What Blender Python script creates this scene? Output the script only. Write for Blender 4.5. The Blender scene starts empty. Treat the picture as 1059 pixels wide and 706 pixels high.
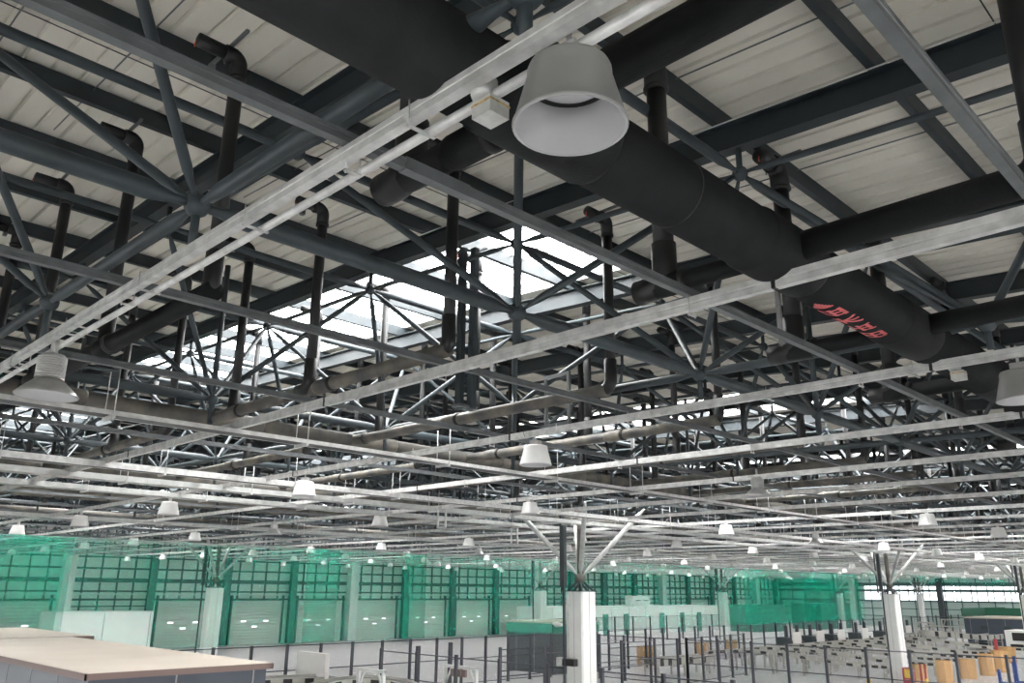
import bpy, math, random
from mathutils import Vector, Matrix
random.seed(7)
C = bpy.context.scene.collection
H = 4.4            # height of the camera above the hall floor; all z below are measured from the camera
F = -H             # the floor
PI = math.pi

# ------------------------------------------------------------------ materials
def mat(name, col, rough=.5, metal=0., noise=0., nscale=4., bump=0., bscale=30., emit=None, estr=0., spec=.5, stretch=None, col2=None):
    m = bpy.data.materials.new(name); m.use_nodes = True
    nt = m.node_tree; b = nt.nodes['Principled BSDF']
    b.inputs['Base Color'].default_value = (*col, 1); b.inputs['Roughness'].default_value = rough
    b.inputs['Metallic'].default_value = metal; b.inputs['Specular IOR Level'].default_value = spec
    tc = nt.nodes.new('ShaderNodeTexCoord'); mp = nt.nodes.new('ShaderNodeMapping')
    nt.links.new(tc.outputs['Object'], mp.inputs[0])
    if stretch: mp.inputs['Scale'].default_value = stretch
    if noise:
        n = nt.nodes.new('ShaderNodeTexNoise'); n.inputs['Scale'].default_value = nscale; n.inputs['Detail'].default_value = 5
        nt.links.new(mp.outputs[0], n.inputs[0])
        r = nt.nodes.new('ShaderNodeValToRGB'); r.color_ramp.elements[0].position = .3; r.color_ramp.elements[1].position = .72
        c2 = col2 or tuple(min(1, c*(1+noise)) for c in col)
        r.color_ramp.elements[0].color = (*[c*(1-noise) for c in col], 1); r.color_ramp.elements[1].color = (*c2, 1)
        nt.links.new(n.outputs[0], r.inputs[0]); nt.links.new(r.outputs[0], b.inputs['Base Color'])
    if bump:
        n2 = nt.nodes.new('ShaderNodeTexNoise'); n2.inputs['Scale'].default_value = bscale
        nt.links.new(mp.outputs[0], n2.inputs[0])
        bp = nt.nodes.new('ShaderNodeBump'); bp.inputs['Strength'].default_value = bump; bp.inputs['Distance'].default_value = .02
        nt.links.new(n2.outputs[0], bp.inputs['Height']); nt.links.new(bp.outputs[0], b.inputs['Normal'])
    if emit:
        b.inputs['Emission Color'].default_value = (*emit, 1); b.inputs['Emission Strength'].default_value = estr
    return m
def film(name, col, alpha, trans=.5):
    m = bpy.data.materials.new(name); m.use_nodes = True; nt = m.node_tree; nt.nodes.clear()
    o = nt.nodes.new('ShaderNodeOutputMaterial'); mx = nt.nodes.new('ShaderNodeMixShader'); t = nt.nodes.new('ShaderNodeBsdfTransparent')
    d = nt.nodes.new('ShaderNodeBsdfDiffuse'); tl = nt.nodes.new('ShaderNodeBsdfTranslucent'); m2 = nt.nodes.new('ShaderNodeMixShader')
    d.inputs[0].default_value = (*col, 1); tl.inputs[0].default_value = (*col, 1); m2.inputs[0].default_value = trans
    nt.links.new(d.outputs[0], m2.inputs[1]); nt.links.new(tl.outputs[0], m2.inputs[2])
    mx.inputs[0].default_value = alpha
    nt.links.new(t.outputs[0], mx.inputs[1]); nt.links.new(m2.outputs[0], mx.inputs[2]); nt.links.new(mx.outputs[0], o.inputs[0])
    return m
M = dict(
    roof=mat('roof_sheet', (.74,.71,.63), .55, 0, .10, 1.2, stretch=(1,.15,1)),
    steel=mat('blue_grey_steel', (.034,.047,.054), .52, 0, .25, 3),
    dusty=mat('dusty_steel', (.085,.09,.09), .55, 0, .3, 4, col2=(.17,.15,.12)),
    purlin=mat('dark_purlin_paint', (.022,.031,.036), .55, 0, .2, 3),
    pipe=mat('black_pipe', (.009,.010,.011), .5, 0, .3, 6),
    duct=mat('black_insulation', (.010,.0115,.0125), .65, 0, .3, 5, spec=.25, bump=.15, bscale=40),
    galv=mat('galvanised_steel', (.60,.60,.59), .42, .25, .22, 9, stretch=(1,1,1), bump=.05),
    galv2=mat('grey_channel_paint', (.13,.14,.145), .45, .2, .2, 7),
    tray=mat('cable_tray_grey', (.42,.43,.42), .45, .1, .2, 5), traybot=mat('cable_tray_underside', (.10,.105,.105), .6, 0, .2, 5),  # underside is a darker tray grey, its shade put into the colour
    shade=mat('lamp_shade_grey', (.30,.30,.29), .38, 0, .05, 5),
    shade_far=mat('lamp_shade_pale', (.80,.80,.79), .4),  # paler copy of the lampshade grey, daylight on these lamps put into colour
    shade_in=mat('lamp_inner_white', (.44,.44,.45), .3, 0, .04, 5),
    lens=mat('lamp_lens', (.8,.8,.82), .2), ring=mat('black_rubber', (.01,.01,.01), .5),
    heat=mat('ribbed_aluminium', (.5,.5,.49), .35, .5, .15, 8),
    box=mat('junction_box_grey', (.55,.55,.53), .4, .1, .12, 20), rust=mat('sealant_rust', (.5,.34,.14), .7, 0, .5, 40),
    concrete=mat('white_cladding', (.74,.75,.73), .45, 0, .04, 2), seam=mat('panel_joint', (.25,.26,.27), .6),
    dark=mat('dark_slate_panel', (.035,.045,.05), .5, 0, .15, 2), darkpost=mat('charcoal_post', (.035,.038,.05), .45),
    wallp=mat('wall_panel_grey', (.55,.57,.55), .5, 0, .07, .6), girt=mat('green_grey_girt', (.04,.10,.09), .5),
    door=mat('roller_door_grey', (.52,.53,.50), .42, 0, .05, .8),
    pil=mat('pale_cladding', (.6,.63,.62), .45, 0, .05, 2),
    floor=mat('hall_floor_epoxy', (.36,.36,.365), .28, 0, .07, .25, bump=.02, bscale=3),
    bluegrey=mat('cabin_wall_blue_grey', (.05,.063,.085), .5, 0, .08, 1.5), beige=mat('cabin_roof_beige', (.46,.41,.35), .6, 0, .06, .7),
    brown=mat('cabin_trim_brown', (.16,.11,.10), .6),
    white=mat('white_board', (.72,.73,.72), .5, 0, .04, .6), teal=mat('teal_door', (.06,.22,.17), .5), green=mat('green_fascia', (.02,.13,.08), .5),
    card=mat('cardboard', (.56,.34,.15), .8, 0, .12, 4), conv=mat('conveyor_grey', (.42,.41,.37), .45, .1, .1, 4),
    belt=mat('conveyor_belt', (.12,.12,.12), .6, 0, .2, 3), screen=mat('white_screen', (.72,.70,.68), .4),
    blue=mat('blue_post_paint', (.02,.06,.26), .45), red=mat('red_paint', (.36,.03,.04), .5, 0, .2, 20), pinkred=mat('faded_red_lettering', (.62,.11,.12), .6, 0, .2, 30),
    yellow=mat('yellow_paint', (.7,.45,.04), .5),
    win=mat('window_daylight_glass', (.8,.85,.9), .2, emit=(.92,.96,1), estr=1.5),
    pane=mat('door_vision_glass', (.8,.85,.9), .2, emit=(.95,.98,1), estr=1.8),  # glows to imitate lamps reflected in the roller doors
    frost=mat('frosted_window', (.40,.50,.47), .35),
    cable=mat('white_cable', (.7,.7,.68), .5), hook=mat('black_wire', (.02,.02,.02), .4),
    net=film('green_net', (.01,.42,.28), .33, .4), net2=film('green_net_folded', (.0,.36,.23), .42, .4),
    mesh=film('grey_mesh_infill', (.25,.26,.28), .16, .3),
    sky=film('clear_roof_glazing', (.9,.93,.97), .15, .9),
    copper=mat('red_pipe_tag', (.6,.1,.05), .5),
)

# ------------------------------------------------------------------ mesh builder
class MB:
    def __init__(s): s.v = []; s.f = []; s.sm = []
    def add(s, vs, fs, smooth=False):
        o = len(s.v); s.v += [tuple(x) for x in vs]; s.f += [tuple(i+o for i in f) for f in fs]; s.sm += [smooth]*len(fs); return s
    def box(s, a, b):
        (x0,y0,z0), (x1,y1,z1) = a, b
        return s.add([(x0,y0,z0),(x1,y0,z0),(x1,y1,z0),(x0,y1,z0),(x0,y0,z1),(x1,y0,z1),(x1,y1,z1),(x0,y1,z1)],
                     [(0,3,2,1),(4,5,6,7),(0,1,5,4),(1,2,6,5),(2,3,7,6),(3,0,4,7)])
    def cbox(s, c, d): return s.box([c[i]-d[i]/2 for i in range(3)], [c[i]+d[i]/2 for i in range(3)])
    def rings(s, pts, rad, n=10, caps=True):
        pts = [Vector(p) for p in pts]; vs = []; fs = []; k = len(pts)
        ref = None
        for i, p in enumerate(pts):
            d = (pts[min(i+1,k-1)]-pts[max(i-1,0)]).normalized()
            if ref is None:
                ref = Vector((0,0,1)) if abs(d.z) < .9 else Vector((1,0,0))
            u = d.cross(ref).normalized(); w = u.cross(d).normalized(); ref = w
            for j in range(n):
                a = 2*PI*j/n; vs.append(p + (u*math.cos(a)+w*math.sin(a))*rad[i])
        for i in range(k-1):
            for j in range(n):
                fs.append((i*n+j, i*n+(j+1)%n, (i+1)*n+(j+1)%n, (i+1)*n+j))
        s.add(vs, fs, True)
        if caps:
            o = len(s.v)-k*n
            s.f.append(tuple(o+j for j in range(n))[::-1]); s.f.append(tuple(o+(k-1)*n+j for j in range(n))); s.sm += [False, False]
        return s
    def tube(s, a, b, r, n=10): return s.rings([a,b], [r,r], n)
    def strut(s, a, b, r, n=8, e=.3, gap=.07):      # a space frame member with conical ends
        a = Vector(a); b = Vector(b); d = (b-a); L = d.length; d.normalize(); e = min(e, L*.2)
        return s.rings([a+d*gap, a+d*(gap+e*.35), a+d*(gap+e), b-d*(gap+e), b-d*(gap+e*.35), b-d*gap], [r*.45, r*.5, r, r, r*.5, r*.45], n)
    def lathe(s, c, prof, n=24, axis='z'):
        vs = []; fs = []; k = len(prof)
        for (r, z) in prof:
            for j in range(n):
                a = 2*PI*j/n; vs.append((c[0]+r*math.cos(a), c[1]+r*math.sin(a), c[2]+z))
        for i in range(k-1):
            for j in range(n): fs.append((i*n+j, i*n+(j+1)%n, (i+1)*n+(j+1)%n, (i+1)*n+j))
        return s.add(vs, fs, True)
    def ball(s, c, r, n=12):
        return s.lathe(c, [(max(1e-4, r*math.sin(PI*i/8)), -r*math.cos(PI*i/8)) for i in range(9)], n)
    def prof(s, sec, a, b, axis):                    # extrude a closed section (u,z) along X or Y
        n = len(sec); vs = []
        for t, p in ((0,a),(1,b)):
            for (u, z) in sec:
                vs.append((p[0], p[1]+u, p[2]+z) if axis == 'x' else (p[0]+u, p[1], p[2]+z))
        return s.add(vs, [(j, (j+1)%n, n+(j+1)%n, n+j) for j in range(n)] + [tuple(range(n))[::-1], tuple(range(n, 2*n))])
    def chan(s, a, b, w, h, axis, t=.006, lips=True):  # open channel rail, slot facing up, rolled lips, embossed lines on the sides
        sec = [(-w/2,0),(w/2,0),(w/2,h*.4),(w/2-.004,h*.45),(w/2-.004,h*.55),(w/2,h*.6),(w/2,h),(w/4,h),(w/4,h-.02),(w/4+.006,h-.02),(w/2-t,h-t),(w/2-t,t),(-w/2+t,t),(-w/2+t,h-t),(-w/4-.006,h-.02),(-w/4,h-.02),(-w/4,h),(-w/2,h),(-w/2,h*.6),(-w/2+.004,h*.55),(-w/2+.004,h*.45),(-w/2,h*.4)]
        return s.prof(sec, a, b, axis)
    def build(s, name, m, parent=None, origin=None, smooth=True):
        if not s.v: return None
        if parent is not None:
            o3 = Vector(root_loc(parent))
        else:
            o3 = Vector(origin) if origin else Vector(((min(v[0] for v in s.v)+max(v[0] for v in s.v))/2, (min(v[1] for v in s.v)+max(v[1] for v in s.v))/2, min(v[2] for v in s.v)))
        me = bpy.data.meshes.new(name)
        me.from_pydata([(v[0]-o3[0], v[1]-o3[1], v[2]-o3[2]) for v in s.v], [], s.f)
        me.polygons.foreach_set('use_smooth', [bool(x) and smooth for x in s.sm]); me.update()
        me.materials.append(M[m] if isinstance(m, str) else m)
        o = bpy.data.objects.new(name, me); C.objects.link(o)
        if parent is not None: o.parent = parent
        else: o.location = (o3[0], o3[1], o3[2]+H)
        return o
LOC = {}
def root_loc(p):
    while p.parent is not None: p = p.parent
    return (p.location[0], p.location[1], p.location[2]-H)
def tag(o, label=None, cat=None, group=None, kind=None):
    if label: o['label'] = label
    if cat: o['category'] = cat
    if group: o['group'] = group
    if kind: o['kind'] = kind
    return o
def empty(name, loc, label=None, cat=None, group=None, kind=None):
    o = bpy.data.objects.new(name, None); C.objects.link(o); o.empty_display_size = .2
    o.location = (loc[0], loc[1], loc[2]+H); return tag(o, label, cat, group, kind)
KIDS = {}
def copy_tree(o, parent=None):
    c = o.copy(); C.objects.link(c)
    if parent is not None: c.parent = parent
    for ch in [x for x in o.children]: copy_tree(ch, c)
    return c
def place(o, x, y, z, rz=0): o.location = (x, y, z+H); o.rotation_euler = (0,0,rz); return o

# ------------------------------------------------------------------ heights that follow the gentle pitch of the roof
RIDGE = 36.
def up(y, k=.06): return k*(min(y, 9.4)) + .035*(max(0, min(y, RIDGE)-9.4)) - .035*max(0, y-RIDGE)
def z_top(y): return 3.62 + up(y)
def z_raf(y): return 4.02 + up(y)
def z_pur(y): return 4.28 + up(y)
def z_roof(y): return 4.39 + up(y)
def z_bot(y): return 2.40 + .02*(min(y,RIDGE)-4.94)
XE, YE = 124., 64.94
X0, Y0 = -7., -7.

# skylights: bays between two rafters
SKY = []
for i in range(10):
    xs = 7.02 + 12*i
    SKY.append((xs, xs+2.62, 7.0, 21.0)); SKY.append((xs, xs+2.62, 27.5, 36.0)); SKY.append((xs, xs+2.62, 44, 58))

# ------------------------------------------------------------------ the shell
b = MB(); b.box((-20,-20,F-.3), (XE+12, YE+8, F)); tag(b.build('floor', 'floor'), 'pale grey epoxy hall floor', None, None, 'structure')
# roof: trapezoidal sheets with ribs along Y
ys = sorted(set([Y0, 3.0, 7.0, 9.4, 21.0, 27.5, 36.0, 44.0, 58.0, YE+.6]))
xs = []; x = X0
while x < XE+1:
    for dx, dz in ((0,0),(.195,0),(.205,.045),(.235,.045),(.245,0)): xs.append((x+dx, dz))
    x += .265
def insky(xa, ya):
    return any(a < xa < c and y0 < ya < y1 for a, c, y0, y1 in SKY)
b = MB(); vs = [(xx, y, z_roof(y)+dz) for y in ys for (xx, dz) in xs]; n = len(xs); fs = []
for j in range(len(ys)-1):
    for i in range(n-1):
        if not insky((xs[i][0]+xs[i+1][0])/2, (ys[j]+ys[j+1])/2): fs.append((j*n+i, j*n+i+1, (j+1)*n+i+1, (j+1)*n+i))
b.add(vs, fs, False)
# outer skin above, gives the roof its thickness
vs = [(xx, y, z_roof(y)+.12) for y in ys for xx in [X0]+[v for s in SKY[::3] for v in (s[0], s[1])]+[XE+1]]
xo = [X0]+[v for s in SKY[::3] for v in (s[0], s[1])]+[XE+1]; n = len(xo); fs = []
for j in range(len(ys)-1):
    for i in range(n-1):
        if not insky((xo[i]+xo[i+1])/2, (ys[j]+ys[j+1])/2): fs.append((j*n+i, j*n+i+1, (j+1)*n+i+1, (j+1)*n+i))
b.add(vs, fs, False)
tag(b.build('ceiling', 'roof'), 'ribbed pale roof sheeting seen from below', None, None, 'structure')
# walls out of the picture that close the hall behind the camera, low open band added to light the roof
b = MB(); b.box((-7.2,-7.2,F), (-7,YE,-3.4)); b.box((-7.2,-7.2,-2.25), (-7,YE,6.6))
for q in range(0, 13): b.box((-7.3,-7.2+q*6,F), (-6.9,-6.7+q*6,3.3))
tag(b.build('wall_left', 'wallp'), 'grey panel wall behind the camera on the left', None, None, 'structure')
b = MB(); b.box((-7.2,-7.4,F), (XE+.4,-7.2,-3.4)); b.box((-7.2,-7.4,-2.25), (XE+.4,-7.2,6.2))
for q in range(0, 22): b.box((-7.2+q*6,-7.5,F), (-6.7+q*6,-7.1,3.3))
tag(b.build('wall_right', 'wallp'), 'grey panel wall behind the camera on the right', None, None, 'structure')

# back wall with steel frame (girts, posts) and roller doors
wb = MB(); wb.box((-7.2,YE+.1,F), (XE+.3,YE+.3,5.8)); wall = wb.build('wall_back', 'wallp'); tag(wall, 'long pale panel wall with dark steel girts and roller doors', None, None, 'structure')
for z, h, nme in ((2.05,.12,'girt'), (1.25,.14,'girt'), (.42,.30,'girt'), (-.35,.12,'girt'), (-.93,.14,'girt')):
    g = MB(); g.box((-7,YE-.1,z-h/2), (XE,YE+.1,z+h/2)); g.build(nme, 'girt', wall)
g = MB(); g.box((-7,YE-.22,-.62), (XE,YE-.1,-.50)); g.build('service_rail', 'galv', wall)
door_bays = {14, 26, 32, 38, 44, 50, 56, 62, 98, 104, 110}
def post(x, w, m, nm):
    p = MB(); p.box((x-w/2,YE-.55,F), (x+w/2,YE-.1,5.5)); p.box((x-w/2-.06,YE-.6,F), (x+w/2+.06,YE-.55,5.5)); p.build(nm, m, wall)
for k in range(2, 20):
    x = 8.5 + 6*k
    if k % 4 == 2: p = MB(); p.box((x-.4,YE-.8,F), (x+.4,YE-.1,5.5)); p.box((x-.03,YE-.83,F), (x+.03,YE-.8,5.5)); p.build('clad_column', 'pil', wall)
    else: post(x, .42, 'girt', 'steel_post')
for k in range(1, 20):
    xb = 8.5 + 6*k
    g = MB()
    for q in range(1, 5):
        xx = xb + 1.2*q
        g.box((xx-.04,YE-.06,-1.0), (xx+.04,YE+.1,5))
    if (14+6*(k-1)) not in door_bays:
        for q in range(1, 5): g.box((xb+1.2*q-.04,YE-.06,F), (xb+1.2*q+.04,YE+.1,-1))
        for zz in (-1.4,-2.2,-3.0,-3.8): g.box((xb,YE-.05,zz-.04), (xb+6,YE+.1,zz+.04))
    g.build('mullion', 'girt', wall)
dn = 0
for k in range(1, 20):
    if (14+6*(k-1)) in door_bays:
        xb = 8.5+6*k; dn += 1
        d = empty('door_%d' % dn, (xb+3, YE, F), 'pale grey roller door in the back wall', None, None, 'structure')
        s = MB(); n = 15; z0 = F; z1 = -1.02
        prof = []
        for i in range(n):
            za = z0+(z1-z0)*i/n; zb = z0+(z1-z0)*(i+1)/n; y = YE-.08
            s.add([(xb+.75,y,za),(xb+5.25,y,za),(xb+5.25,y,zb-.05),(xb+.75,y,zb-.05),(xb+.75,y+.05,zb),(xb+5.25,y+.05,zb)], [(0,1,2,3),(3,2,5,4)])
        s.build('slat_curtain', 'door', d)
        f = MB()
        for xx in (xb+.62, xb+5.25): f.box((xx,YE-.2,F), (xx+.13,YE+.05,-.6))
        f.box((xb+.62,YE-.2,-1.02), (xb+5.38,YE+.05,-.9)); f.build('door_frame', 'girt', d)
        w = MB()
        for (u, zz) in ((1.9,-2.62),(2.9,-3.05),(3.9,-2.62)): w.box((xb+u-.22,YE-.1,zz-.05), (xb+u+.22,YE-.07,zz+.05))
        w.build('vision_pane', 'pane', d)  # bright strips painted as lamp reflections on the curtain, no glazing

# end wall with window band
we = MB(); we.box((XE+.1,-7.2,F), (XE+.3,YE+.2,-.95)); we.box((XE+.1,-7.2,1.25), (XE+.3,YE+.2,6)); we.box((XE+.1,51.3,-.95), (XE+.3,YE+.2,1.25))
endw = we.build('wall_end', 'frost'); tag(endw, 'far end wall of pale green panels below a band of windows', None, None, 'structure')
g = MB()
for z, h in ((1.25,.5),(.42,.34),(-.95,.2),(-2.0,.1),(-3.0,.1),(2.2,.15)): g.box((XE-.1,-7,z-h/2), (XE+.1,YE-.3,z+h/2))
g.build('girt', 'girt', endw)
g = MB(); yy = YE-.5
while yy > -7: g.box((XE-.06,yy-.05,F), (XE+.1,yy+.05,2.4)); yy -= 2.0
g.build('mullion', 'girt', endw)
wn = 0
yy = 51.2
while yy > 0:
    wn += 1
    w = empty('window_%d' % wn, (XE+.2, yy-5.9, -.95), 'bright window bay high in the far end wall', None, None, 'structure')
    p = MB(); p.box((XE+.12,yy-11.8,-.87), (XE+.16,yy-.1,.32)); p.box((XE+.12,yy-11.8,.52), (XE+.16,yy-.1,1.0)); p.build('pane', 'win', w)
    f = MB()
    for q in range(7): f.box((XE+.08,yy-.1-q*1.95-.09,-.9), (XE+.12,yy-.1-q*1.95+.09,1.05))
    f.build('window_frame', 'wallp', w)
    yy -= 12
for k in range(5):
    p = MB(); y = YE-12*(k+1)+.0
    p.box((XE-.7,y-.35,F), (XE-.1,y+.35,5)); p.build('steel_post' if k % 2 else 'clad_column', 'dark' if k % 2 else 'pil', endw)

# ------------------------------------------------------------------ roof frame: rafters and purlins
rf = empty('roof_frame', (0,0,z_raf(0)), 'dark blue-grey rafters and purlins carrying the pale roof sheeting', 'roof frame')
def ibeam_y(mb, x, ya, yb):
    w, h, t = .15, .28, .012
    sec = [(-w/2,-h/2),(w/2,-h/2),(w/2,-h/2+t),(t/2,-h/2+t),(t/2,h/2-t),(w/2,h/2-t),(w/2,h/2),(-w/2,h/2),(-w/2,h/2-t),(-t/2,h/2-t),(-t/2,-h/2+t),(-w/2,-h/2+t)]
    pts = [y for y in (ya, 9.4, RIDGE, yb)]
    for p, q in zip(pts[:-1], pts[1:]): mb.prof(sec, (x,p,z_raf(p)), (x,q,z_raf(q)), 'y')
x = .5
while x < XE:
    m_ = MB(); ibeam_y(m_, x, Y0, YE); m_.build('rafter', 'purlin', rf); x += 3
k = -6
yy = 2.11-1.52*6
while yy < YE:
    m_ = MB(); z = z_pur(yy); w, h, t = .075, .19, .006
    m_.prof([(-w/2,-h/2),(w/2,-h/2),(w/2,-h/2+.03),(w/2-t,-h/2+.03),(w/2-t,-h/2+t),(-w/2+t,-h/2+t),(-w/2+t,h/2-t),(w/2-t,h/2-t),(w/2-t,h/2-.03),(w/2,h/2-.03),(w/2,h/2),(-w/2,h/2)], (X0,yy,z), (XE,yy,z), 'x')
    m_.build('purlin', 'purlin', rf); yy += 1.52
# thin white cables lying along two rafters and sag wires across the sheets
cb = MB(); cb.tube((3.62,1,z_raf(1)-.1), (3.62,7.5,z_raf(7.5)-.1), .008, 6); cb.tube((6.42,-1,z_raf(0)+.10), (6.42,9,z_raf(9)+.13), .007, 6); cb.build('cable', 'cable', rf)
for yy_ in (1.2, 4.6, 7.3):
    cb = MB(); cb.tube((1, yy_, z_roof(yy_)-.03), (24, yy_+.05, z_roof(yy_)-.03), .006, 5)
    cb.build('sag_wire', 'hook', rf)
rods = MB()
for xx in (1.2, 2.1, 4.4, 5.7, 8.1, 10.6, 13.2):
    rods.tube((xx, .5, z_roof(.5)-.06), (xx, 9.4, z_roof(9.4)-.06), .008, 5)
rods.build('tie_rod', 'galv2', rf)

for i, (xa, xb, ya, yb) in enumerate(SKY):
    if xa > 70 and i % 3 == 2: pass
    first = i == 0
    s = empty('skylight', (xa, ya, z_roof(ya)), 'large bright rooflight above the left half of the view' if first else ('bright rooflight low over the far roof steel, right of middle' if i == 3 else 'distant bright rooflight glimpsed between the crowded roof steel'), 'skylight', None if i in (0,3) else 'far rooflights')
    p = MB(); brk = [ya]+[v for v in (9.4,) if ya < v < yb]+[yb]
    for p0, p1 in zip(brk[:-1], brk[1:]): p.add([(xa,p0,z_roof(p0)+.06),(xb,p0,z_roof(p0)+.06),(xb,p1,z_roof(p1)+.06),(xa,p1,z_roof(p1)+.06)], [(0,3,2,1)])
    p.build('glazing', 'sky', s)
    f = MB()
    for xx in (xa, xb):
        for p0, p1 in zip(brk[:-1], brk[1:]): f.prof([(-.02,-.02),(.02,-.02),(.02,.14),(-.02,.14)], (xx,p0,z_roof(p0)), (xx,p1,z_roof(p1)), 'y')
    for yy in (ya, yb): f.box((xa,yy-.02,z_roof(yy)-.02), (xb,yy+.02,z_roof(yy)+.14))
    f.build('frame', 'wallp', s)
    g = MB(); q = xa+.47
    while q < xb-.1:
        for p0, p1 in zip(brk[:-1], brk[1:]): g.prof([(-.012,0),(.012,0),(.012,.05),(-.012,.05)], (q,p0,z_roof(p0)), (q,p1,z_roof(p1)), 'y')
        q += .475
    g.build('glazing_bar', 'tray', s)

# ------------------------------------------------------------------ space frame
sf = empty('space_frame', (0,0,2.4), 'blue-grey tubular space frame with ball joints filling the height under the roof', 'space frame')
bx = lambda k: 2+3*k
NX = [bx(k) for k in range(-2, 41)]; NY = [-1.06+3*k for k in range(0, 22)]
main_rows = [y for y in NY if abs(((y-4.94) % 6)) < .01 or abs(((y-4.94) % 6)-6) < .01]
main_cols = [x for x in NX if (x-2) % 6 == 0]
bn = [(x,y) for x in NX for y in NY if y in main_rows or x in main_cols]
for y in main_rows:
    m_ = MB(); r = .067
    for xa, xb in zip(NX[:-1], NX[1:]): m_.strut((xa,y,z_bot(y)), (xb,y,z_bot(y)), r, 12 if y < 12 else 7, .28, .05)
    m_.build('bottom_chord', 'steel', sf)
for x in main_cols:
    m_ = MB(); r = .05
    for ya, yb in zip(NY[:-1], NY[1:]): m_.strut((x,ya,z_bot(ya)), (x,yb,z_bot(yb)), r, 12 if x < 12 else 7, .28, .05)
    m_.build('bottom_chord', 'steel', sf)
TX = [.5+3*k for k in range(-1, 41)]; TY = [y+1.5 for y in NY]
for y in TY:
    m_ = MB()
    for xa, xb in zip(TX[:-1], TX[1:]): m_.strut((xa,y,z_top(y)), (xb,y,z_top(y)), .047, 10 if y < 12 else 6, .28, .05)
    m_.build('top_chord', 'steel', sf)
for x in TX:
    m_ = MB()
    for ya, yb in zip(TY[:-1], TY[1:]): m_.strut((x,ya,z_top(ya)), (x,yb,z_top(yb)), .032, 10 if x < 12 else 6, .28, .05)
    m_.build('top_chord', 'steel', sf)
def many(name, items, m, mk):
    items = sorted(items, key=lambda t: t[0])
    for d, a in items[:98]:
        q = MB(); mk(q, a, True); q.build(name, m, sf)
    q = MB()
    for d, a in items[98:]: mk(q, a, False)
    o = q.build(name, m, sf)
    if o: o['kind'] = 'stuff'
tset = set(TX)
tan = mat('tan_primer_steel', (.30,.24,.17), .5, 0, .2, 4)
br = []
for (x,y) in bn:
    for sx in (-1.5,1.5):
        for sy in (-1.5,1.5):
            X, Y = x+sx, y+sy
            if X < TX[0] or X > TX[-1] or Y > TY[-1] or Y < TY[0]: continue
            a = (x,y,z_bot(y)); c = (X,Y,z_top(Y)); dd = math.hypot(x,y) + (30 if (x < 1 or y < 1) else 0)
            br.append((dd, (a,c)))
many('diagonal_brace', br, 'steel', lambda q, a, nr: q.strut(a[0], a[1], .036, 10 if nr else 6, .22, .05))
many('ball_node', [(math.hypot(x,y)+(30 if (x < 1 or y < 1) else 0), (x,y,z_bot(y),.085)) for x,y in bn] , 'steel', lambda q, a, nr: q.ball(a[:3], a[3], 14 if nr else 6))
many('top_node', [(math.hypot(x,y)+(30 if (x < 1 or y < 1) else 0), (x,y,z_top(y),.075)) for x in TX for y in TY], 'steel', lambda q, a, nr: q.ball(a[:3], a[3], 14 if nr else 6))
many('roof_stub', [(math.hypot(x,y)+(30 if (x < 1 or y < 1) else 0), (x,y)) for x in TX for y in TY], 'steel', lambda q, a, nr: q.tube((a[0],a[1],z_top(a[1])), (a[0],a[1],z_raf(a[1])-.14), .03, 8 if nr else 5))
many('hanger_post', [(math.hypot(x,y)+(30 if (x < 1 or y < 1) else 0), (x,y)) for x,y in bn], 'steel', lambda q, a, nr: q.tube((a[0],a[1],2.1), (a[0],a[1],z_bot(a[1])), .03, 8 if nr else 5))
many('king_post', [(math.hypot(x,y)+(30 if (x < 1 or y < 1) else 0), (x,y)) for x,y in bn if y in main_rows and x not in main_cols and x > 3], 'steel', lambda q, a, nr: q.tube((a[0],a[1],2.12), (a[0],a[1],z_raf(a[1])-.1), .04, 12 if nr else 6))

# ------------------------------------------------------------------ hanging rail grid (galvanised channels)
ZA = 2.0
AX = [2.0, 5.0, 8.0, 10.95, 13.95, 16.6, 19.55, 22.55] + [25.5+3*k for k in range(33)]
A_lab = ['twin galvanised channel rail carrying the big bell lamp, nearest the camera', 'wide slotted galvanised rail crossing the middle of the view, left centre to top right',
 'galvanised rail carrying the pale middle bell lamp and the lamp at right edge', 'pale galvanised rail just below the third lamp rail at right centre', 'bright galvanised lamp rail passing over the centre column top, right half',
 'thin galvanised rail just beyond the bright lamp rail', 'galvanised rail behind the thin rail, ahead of the centre column lamps', 'galvanised rail level with the small bell lamps right of the centre column']
def clamp(mb, x, y, z):
    mb.box((x-.045,y-.012,z-.05), (x+.045,y+.012,z-.04)); mb.box((x-.045,y-.012,z+.12), (x+.045,y+.012,z+.13))
    for s in (-.04,.04): mb.tube((x+s,y,z-.06), (x+s,y,z+.15), .005, 5)
BY = [(.88,2.09,'galv2'),(3.12,2.09,'galv2'),(5.95,2.09,'galv2'),(8.38,2.09,'galv2'),(12.2,2.09,'galv2')]
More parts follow.
